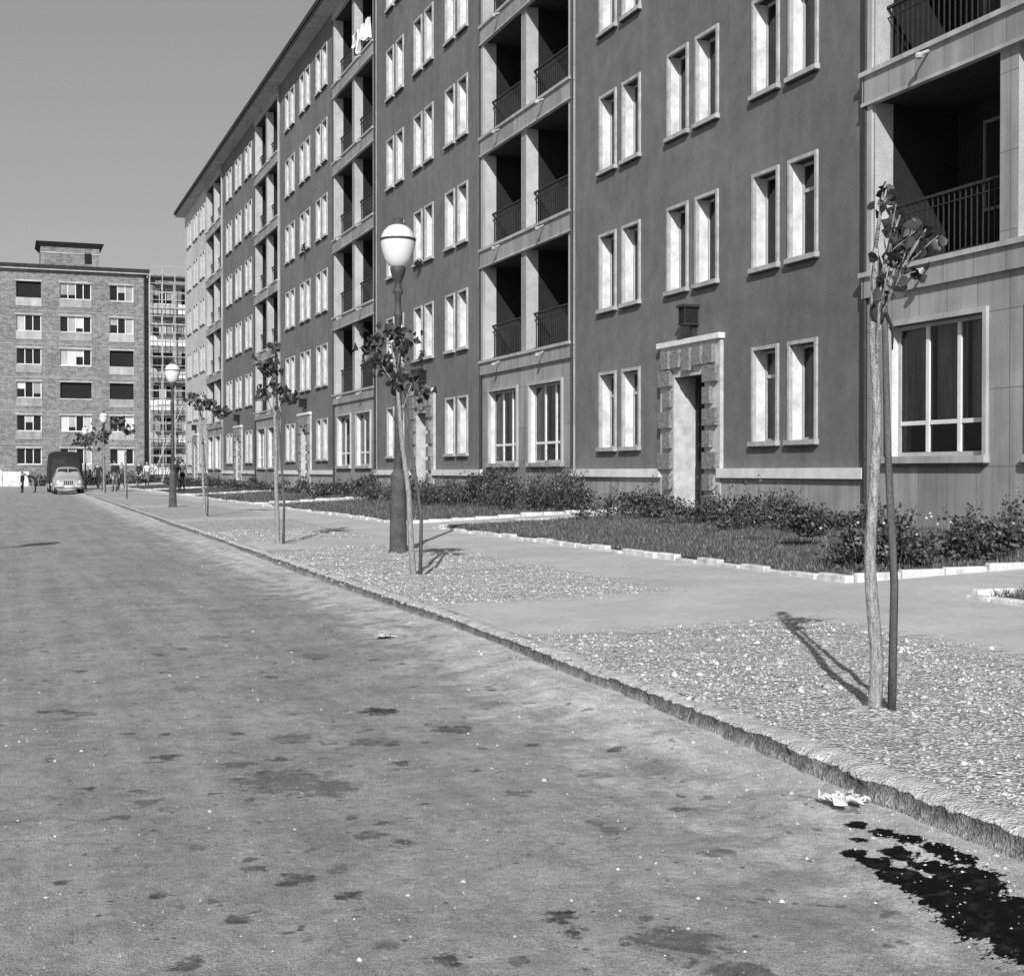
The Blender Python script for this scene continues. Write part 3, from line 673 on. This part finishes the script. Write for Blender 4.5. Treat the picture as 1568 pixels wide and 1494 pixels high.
# ------------------------------------------------------------ street lamps
GLOBE=N('opal_globe'); GLOBE.b.inputs['Base Color'].default_value=(.7,.7,.7,1); GLOBE.rough(.22); GLOBE.b.inputs['Specular IOR Level'].default_value=.5; GLOBE=GLOBE.mat
LPOST=simple('lamp_post_iron',.06,.35,9,.3,bs=40,rough=.6); LBASE=simple('lamp_base_concrete',.075,.4,5,.6,bs=50)
def lamp(x,y,z,nm='street_lamp'):
    e=empty(nm,(x,y,z)); n=24
    m=MB(); m.lathe([(0,-.05),(.15,-.05),(.15,.03),(.12,.07),(.112,.5),(.1,1.0),(.106,1.03),(.106,1.08),(.075,1.12),(.058,1.16)],(0,0,0),16); m.build('pedestal',[LBASE],e,True)
    m=MB(); m.lathe([(.058,1.14),(.05,1.8),(.062,1.82),(.062,1.86),(.048,1.9),(.042,3.2),(.056,3.22),(.056,3.27),(.040,3.3),(.04,3.5),(.07,3.53),(.07,3.57),(.048,3.62),(.048,3.68),(.075,3.74),(.10,3.82),(.11,3.87),(.09,3.885)],(0,0,0),16); m.build('post',[LPOST],e,True)
    m=MB(); m.lathe([(.09,3.88),(.13,3.905),(.175,3.98),(.21,4.08),(.229,4.18),(.233,4.235)],(0,0,0),n); m.lathe([(.233,4.262),(.222,4.31),(.19,4.37),(.14,4.42),(.09,4.445)],(0,0,0),n); m.build('globe',[GLOBE],e,True)
    m=MB(); m.lathe([(.233,4.232),(.243,4.236),(.243,4.262),(.233,4.266)],(0,0,0),n); m.lathe([(.095,4.435),(.1,4.46),(.075,4.475),(.07,4.52),(.04,4.545),(0,4.55)],(0,0,0),n); m.build('rim_and_cap',[LPOST],e,True)
for (x,y) in ((5.04,17.9),(5.0,43.4),(5.5,81),(6.0,108)): lamp(x,y,float(pz(x))-.03)
lamp(-2.55,18.4,.12)

# ------------------------------------------------------------ young trees
def tree(x,y,crown,leafn,leafs_,trh,lean,stake_off=.1,seed=0,stake_h=None,r0=.034):
    random.seed(seed+50); z0=float(pz(x))
    e=empty('young_tree',(x,y,z0)); t=MB(); pts=[];rs=[]; n=22
    lx,ly=lean*RT[0],lean*RT[1]
    for i in range(n+1):
        f=i/n; wob=.026*noise.noise(Vector((f*4,seed,0))); wob2=.022*noise.noise(Vector((f*4,seed,9)))
        pts.append((lx*f**1.3+wob,ly*f**1.3+wob2,-.08+(trh+.08)*f)); rs.append(r0*(1-.55*f)*(1+.2*noise.noise(Vector((f*22,seed,4))))+(.012 if i==0 else 0))
    t.path(pts,rs,9,0); top=Vector(pts[-1])
    C=[]
    for (dx,dz,rx,rz_,wt) in crown:
        dy=random.uniform(-.12,.12); c=Vector((dx*RT[0]+dy*RT[1]*-1,dx*RT[1]+dy,dz))
        st=Vector(pts[int(n*min(1,max(.6,(dz-.35)/trh)))]) if dz-.2<trh else top
        mid=(st+c)/2+Vector((0,0,.06)); t.path([st,mid,c+Vector((0,0,rz_*.4))],[.011,.008,.004],5,0)
        ends=[]
        for j in range(4):
            cc_=c+Vector((random.uniform(-rx,rx)*1.3,random.uniform(-rx,rx)*1.3,random.uniform(-rz_,rz_)*1.3)); t.tube(mid,cc_,.005,.002,4,0); ends.append(cc_)
        for j in range(int(leafn*wt)):
            if random.random()<.55: ee=random.choice(ends); p=mid.lerp(ee,random.uniform(.4,1.1)); C.append((p.x+random.gauss(0,.035),p.y+random.gauss(0,.035),p.z-abs(random.gauss(0,.04))))
            else: C.append((c.x+random.gauss(0,rx*.7),c.y+random.gauss(0,rx*.7),c.z+random.gauss(0,rz_*.7)))
    t.build('trunk',[BARK],e,True)
    V,F=leafs(np.array(C),leafs_,updir=-.5,fold=.35,aspect=.7)
    np_mesh('crown',V,F,[LEAFT],parent=e,attr={'shade':np.repeat(rng.uniform(0,1,len(C))**1.5,6)})
    sh=stake_h or trh*.85; s=MB(); ox,oy=stake_off*RT[0],stake_off*RT[1]
    s.path([(ox,oy,-.1),(ox+.015*RT[0],oy,sh*.3),(ox*.75+lx*.3,oy*.7+ly*.3,sh*.62),(lx*.8+.045*RT[0],ly*.8+.03*RT[1],sh)],[.021,.019,.017,.014],7,0)
    s.build('stake',[STAKE],e,True)
    b=MB(); f=.93*sh/trh; bx,by=lx*f**1.3,ly*f**1.3; b.lathe([(.03,0),(.036,.03),(.034,.06),(.026,.075)],(bx+.012,by,sh*.93),8)
    b.path([(bx+.04*RT[0],by-.03,sh*.95),(bx+.07,by-.04,sh*.91),(bx+.06,by-.05,sh*.86)],[.01,.008,.004],5); b.build('tie',[DCL],e,True)
    m=MB(); vs=[(0,0,.035)]
    for i in range(40):
        t_=6.283*i/40; r=.2*(1+.5*noise.noise(Vector((math.cos(t_)*2,math.sin(t_)*2,seed)))); vs.append((r*math.cos(t_),r*math.sin(t_),-.012))
    m.add(vs,[(0,1+i,1+(i+1)%40) for i in range(40)]); m.build('soil_mound',[PAV],e,True)
tree(3.79,5.37,[(.02,2.0,.06,.06,.16),(.13,2.08,.07,.07,.28),(.1,2.26,.06,.07,.2),(.21,2.2,.05,.05,.2),(.06,2.40,.03,.05,.16)],76,.078,2.15,.01,.09,1,1.95,.034)
tree(4.11,14.0,[(-.28,2.58,.15,.09,.24),(-.5,2.36,.1,.11,.18),(-.1,2.5,.12,.13,.22),(-.22,2.2,.14,.12,.2),(.02,2.08,.12,.08,.16)],230,.105,2.45,-.22,.07,2,2.1,.036)
tree(3.98,20.95,[(-.05,3.0,.06,.12,.15),(-.08,2.72,.12,.1,.27),(-.22,2.35,.12,.08,.22),(.18,2.3,.14,.07,.2),(-.02,2.5,.12,.1,.16)],160,.115,2.85,-.05,.09,3,2.2,.04)
tree(4.66,33.9,[(-.35,2.9,.15,.1,.3),(.05,2.75,.16,.1,.36),(.38,2.6,.14,.07,.34)],140,.13,2.7,-.1,.07,4,1.9,.04)
tree(4.7,57,[(-.3,3.1,.2,.15,.5),(.2,2.8,.25,.12,.5)],90,.18,2.8,0,.07,5,1.9,.045)
tree(4.9,72,[(0,2.9,.35,.25,1)],90,.2,2.8,0,.07,7,1.9,.05)
tree(5.0,90,[(0,3.0,.6,.4,1)],120,.26,2.8,0,.07,8,1.9,.06)

# ------------------------------------------------------------ people
def person(nm,x,y,z,face,pose='stand',h=1.7,top=LCL,bot=DCL,skirt=False,seed=0):
    random.seed(seed); S=h/1.72
    J={'pel':(0,0,.94),'sp':(0,0,1.12),'ch':(0,.0,1.33),'nk':(0,0,1.47),'hb':(0,.015,1.54)}
    for sd,sx in (('l',-1),('r',1)):
        J['sh'+sd]=(sx*.17,0,1.40);J['el'+sd]=(sx*.215,-.02,1.12);J['wr'+sd]=(sx*.22,.06,.88);J['hd'+sd]=(sx*.22,.08,.80)
        J['hp'+sd]=(sx*.09,0,.90);J['kn'+sd]=(sx*.10,.02,.49);J['an'+sd]=(sx*.10,-.01,.08);J['to'+sd]=(sx*.115,.15,.035)
    J={k_:Vector(v_) for k_,v_ in J.items()}
    def rotx(keys,piv,ang):
        R=Matrix.Rotation(ang,3,'X')
        for k_ in keys: J[k_]=piv+R@(J[k_]-piv)
    if pose=='walk':
        rotx(['knl','anl','tol'],J['hpl'].copy(),math.radians(24)); rotx(['knr','anr','tor'],J['hpr'].copy(),math.radians(-20)); rotx(['anr','tor'],J['knr'].copy(),math.radians(-14))
        rotx(['ell','wrl','hdl'],J['shl'].copy(),math.radians(-22)); rotx(['elr','wrr','hdr'],J['shr'].copy(),math.radians(26))
        lo=min(J['tol'].z,J['tor'].z,J['anl'].z-.05,J['anr'].z-.05)-.03
        for k_ in J: J[k_].z-=lo
    ub=['sp','ch','nk','hb','shl','shr','ell','elr','wrl','wrr','hdl','hdr']
    tilt=0
    if pose=='bend':
        tilt=math.radians(-72); rotx(ub,J['pel'].copy(),tilt)
        for sd in 'lr':
            rotx(['el'+sd,'wr'+sd,'hd'+sd],J['sh'+sd].copy(),math.radians(62))
    names=list(J); idx={k_:i for i,k_ in enumerate(names)}
    ed=[('pel','sp'),('sp','ch'),('ch','nk'),('nk','hb')]
    for sd in 'lr': ed+=[('ch','sh'+sd),('sh'+sd,'el'+sd),('el'+sd,'wr'+sd),('wr'+sd,'hd'+sd),('pel','hp'+sd),('hp'+sd,'kn'+sd),('kn'+sd,'an'+sd),('an'+sd,'to'+sd)]
    R={'pel':(.14,.11),'sp':(.125,.09),'ch':(.14,.11),'nk':(.06,.06),'hb':(.05,.05)}
    for sd in 'lr': R.update({'sh'+sd:(.065,.065),'el'+sd:(.045,.045),'wr'+sd:(.03,.03),'hd'+sd:(.036,.022),'hp'+sd:(.095,.095),'kn'+sd:(.062,.062),'an'+sd:(.045,.045),'to'+sd:(.042,.03)})
    me=bpy.data.meshes.new('b'); me.from_pydata([J[n_] for n_ in names],[(idx[a_],idx[b_]) for a_,b_ in ed],[])
    ob=bpy.data.objects.new('b',me); scene.collection.objects.link(ob); sk=ob.modifiers.new('s','SKIN')
    for i,n_ in enumerate(names): me.skin_vertices[0].data[i].radius=R[n_]; me.skin_vertices[0].data[i].use_root=(n_=='pel')
    ss=ob.modifiers.new('u','SUBSURF'); ss.levels=1; ss.render_levels=1
    dg=bpy.context.evaluated_depsgraph_get(); ev=ob.evaluated_get(dg); m2=bpy.data.meshes.new_from_object(ev)
    vs=[v_.co.copy() for v_ in m2.vertices]; fs=[tuple(p.vertices) for p in m2.polygons]
    bpy.data.objects.remove(ob)
    mb=MB()
    for f in fs:
        mb.f.append(f); c=sum((vs[i] for i in f),Vector())/len(f)
        best=min(names,key=lambda n_:(J[n_]-c).length)
        mi=0
        if best[:2] in('hp','kn','pe'): mi=1
        if best[:2] in('an','to'): mi=3
        if best[:2] in('wr','hd','hb','nk'): mi=2
        mb.m.append(mi)
    mb.v=[tuple(v_) for v_ in vs]
    Rt=Matrix.Rotation(tilt*.75,3,'X'); hc=J['hb']+Rt@Vector((0,.012,.085))
    nseg,nr=14,10; V=[]
    for i in range(nr+1):
        ph=math.pi*i/nr
        for j in range(nseg):
            th=2*math.pi*j/nseg; d=Vector((.073*math.sin(ph)*math.cos(th),.092*math.sin(ph)*math.sin(th),.115*math.cos(ph)))
            if d.z<-.03: d.x*=.85
            V.append(d)
    o=len(mb.v); mb.v+= [tuple(hc+Rt@d) for d in V]
    for i in range(nr):
        for j in range(nseg):
            q_=(i*nseg+j,(i+1)*nseg+j,(i+1)*nseg+(j+1)%nseg,i*nseg+(j+1)%nseg); c=sum((V[t_] for t_ in q_),Vector())/4
            mb.f.append(tuple(o+t_ for t_ in q_)); mb.m.append(4 if (c.z>.055 or (c.y<.0 and c.z>-.05)) else 2)
    def pt(v_): return hc+Rt@Vector(v_)
    mb.tube(pt((0,.085,.01)),pt((0,.112,-.018)),.008,.014,5,2)
    for sx in(-1,1):
        mb.tube(pt((sx*.03,.078,.012)),pt((sx*.03,.09,.012)),.011,.008,6,4); mb.tube(pt((sx*.068,0,-.005)),pt((sx*.085,-.008,0)),.025,.02,6,2)
    mb.tube(pt((-.022,.083,-.055)),pt((.022,.083,-.055)),.006,.006,5,4)
    for sd in 'lr':
        hd=J['hd'+sd]; d=(hd-J['wr'+sd]).normalized()
        for i_,L in enumerate((.055,.07,.075,.065)):
            s0=hd+Vector(((i_-1.5)*.014,0,0))+d*.02; m_=s0+d*L*.55; mb.tube(s0,m_,.009,.008,5,2); mb.tube(m_,m_+(d+Vector((0,.35,0))).normalized()*L*.5,.008,.005,5,2)
        mb.tube(hd-d*.03+Vector((0,.02,0)),hd+d*.02+Vector((0,.055,0)),.011,.008,5,2)
    if skirt:
        mb.lathe([(.13,1.02),(.17,.88),(.2,.7),(.24,.48),(.235,.47)],(0,0,0),16,1)
    cs,sn_=math.cos(face),math.sin(face)
    mb.v=[(x+S*(p[0]*cs-p[1]*sn_),y+S*(p[0]*sn_+p[1]*cs),z+S*p[2]) for p in mb.v]
    mb.build(nm,[top,bot,SKIN,DCL,HAIR],None,True)
def wpos(ix,z):
    Xc=(ix-784)/2100*z; return Xc*math.cos(a)+z*math.sin(a),-Xc*math.sin(a)+z*math.cos(a)
PE=[('pedestrian',267,68,.2,0.2,'walk',1.74,DCL,DCL,0),('pedestrian',279,69,.2,0.3,'stand',1.62,MCL,DCL,0),
 ('pedestrian',225,92,.2,3.0,'walk',1.66,LCL,MCL,1),('pedestrian',150,84,0,2.9,'walk',1.7,DCL,DCL,0),('pedestrian',176,74,.16,.4,'stand',1.72,DCL,MCL,0),('pedestrian',186,76,.16,3.3,'walk',1.6,MCL,DCL,1),
 ('child',34,80,0,1.0,'stand',1.25,DCL,DCL,0),('worker',54,82,0,1.6,'bend',1.6,DCL,DCL,0),('pedestrian',213,96,.2,2.4,'stand',1.7,DCL,DCL,0)]
for i,(nm,ix,dz,zz,fc,po,h,tp,bt,skt) in enumerate(PE):
    x,y=wpos(ix,dz); zg=float(pz(x)) if x>kx(y)+.1 else 0.0
    person(nm,x,y,zg,fc,po,h,tp,bt,bool(skt),i)

# ------------------------------------------------------------ vehicles
CARP=simple('car_paint_light',.34,.08,2,0,rough=.35,spec=.5); VANP=simple('van_paint_dark',.02,.2,2,0,rough=.7); CHR=simple('chrome',.6,.1,3,0,rough=.25); RUB=simple('rubber',.02,.2,10,.2); HL=simple('headlamp_glass',.75,.05,3,0,rough=.1)
DG=N('dark_glass'); DG.b.inputs['Base Color'].default_value=(.03,.03,.03,1); DG.rough(.06); DG=DG.mat
def vehicle(nm,x,y,st,paint,wheelr,wy,hw,extra,van=False,rot=0):
    e=empty(nm,(x,y,0)); e.rotation_euler=(0,0,rot); m=MB(); rows=[]
    for (yy,zb,zm,zt,wl,wm,wt,cb) in st:
        L=[(wl*.92,zb),(wl,zb+.12),(wm,(zb+zm)/2+.05),(wm*.985,zm),(wt*1.04,zt-.14*(zt-zm)),(wt*.86,zt-.02),(wt*.45,zt+.015),(0,zt+.02)]
        ring=[(-p[0],yy,p[1]) for p in L]+[(p[0],yy,p[1]) for p in L[-2::-1]]
        rows.append(ring)
    n=len(rows[0]); V=[p for r in rows for p in r]; m.v+=V
    for i in range(len(rows)-1):
        cab=st[i][7] and st[i+1][7]
        for j in range(n-1):
            mi=0
            if cab==1 and j in (3,n-5): mi=1
            m.f.append((i*n+j,i*n+j+1,(i+1)*n+j+1,(i+1)*n+j)); m.m.append(mi)
    m.f.append(tuple(range(n))[::-1]);m.m.append(0); m.f.append(tuple(range((len(rows)-1)*n,len(rows)*n)));m.m.append(0)
    b=m.build('body',[paint,DG],e,True); ss=b.modifiers.new('s','SUBSURF'); ss.levels=2; ss.render_levels=2
    m=MB()
    for yy in wy:
        for sx in (-1,1):
            m.tube((sx*(hw-.2),yy,wheelr),(sx*(hw-.02),yy,wheelr),wheelr,wheelr*.97,20,0); m.tube((sx*(hw-.03),yy,wheelr),(sx*(hw+.0),yy,wheelr),wheelr*.55,wheelr*.4,14,1)
    m.build('wheels',[RUB,CHR],e)
    m=MB(); extra(m); m.build('fittings',[CHR,HL,DG,RUB,paint],e,True)
def car_ex(m):
    for sx in (-1,1):
        m.add([(sx*.03,-.93,1.02),(sx*.60,-.82,1.02),(sx*.50,-.50,1.40),(sx*.03,-.58,1.42)],[(0,1,2,3)],2)
        m.lathe([(0,-.1),(.07,-.07),(.1,0),(.07,.07),(0,.1)],(sx*.56,-1.80,.66),12,1)
        m.tube((sx*.38,-2.06,.40),(sx*.38,-2.06,.58),.03,.025,8,0)
    m.path([(-.76,-1.88,.44),(-.5,-2.04,.44),(0,-2.08,.44),(.5,-2.04,.44),(.76,-1.88,.44)],[.04,.05,.05,.05,.04],8,0)
    for i in range(5): m.box(-.26+.1*i,-.21+.1*i,-1.985,-1.93,.52,.74,3)
    m.box(-.24,.24,-2.12,-2.10,.36,.47,1)
st=[(-1.98,.34,.52,.64,.55,.55,.42,0),(-1.85,.26,.62,.80,.72,.74,.5,0),(-1.4,.24,.74,.93,.77,.79,.55,0),(-.95,.24,.84,1.0,.78,.80,.6,0),(-.5,.24,.88,1.42,.78,.80,.55,1),(0,.24,.9,1.52,.78,.81,.57,1),(.5,.24,.9,1.5,.78,.81,.56,1),(1.0,.24,.88,1.3,.77,.79,.5,1),(1.5,.26,.78,.98,.74,.75,.5,0),(1.95,.36,.6,.72,.6,.6,.42,0)]
cxp,cyp=wpos(103,77.5)
vehicle('parked_car',cxp,cyp,st,CARP,.31,(-1.3,1.2),.80,car_ex)
def van_ex(m):
    for sx in (-1,1):
        m.add([(sx*.05,-2.08,1.35),(sx*.78,-1.98,1.35),(sx*.72,-1.82,1.95),(sx*.05,-1.92,1.97)],[(0,1,2,3)],2)
        m.lathe([(0,-.1),(.08,-.06),(.11,0),(.08,.06),(0,.1)],(sx*.68,-2.28,.8),12,1)
    m.box(-.9,.9,-2.5,-2.42,.42,.56,0)
    for i in range(6): m.box(-.4+.14*i,-.34+.14*i,-2.40,-2.34,.7,1.05,0)
st=[(-2.35,.45,.8,1.1,.85,.85,.7,0),(-2.2,.4,1.0,1.28,.95,.95,.8,0),(-1.75,.4,1.3,2.15,.98,.98,.85,0),(-1.0,.4,1.4,2.4,1.0,1.0,.9,1),(-.6,.4,1.4,2.45,1.0,1.0,.92,0),(1.0,.4,1.4,2.5,1.0,1.0,.92,0),(2.4,.4,1.4,2.45,1.0,1.0,.9,0),(2.55,.45,1.3,2.3,.9,.9,.82,0)]
vx,vy=wpos(99,84)
vehicle('delivery_van',vx,vy,st,VANP,.38,(-1.5,1.5),1.0,van_ex,True)

scene.view_settings.view_transform='Standard'; scene.view_settings.look='None'; scene.view_settings.exposure=0
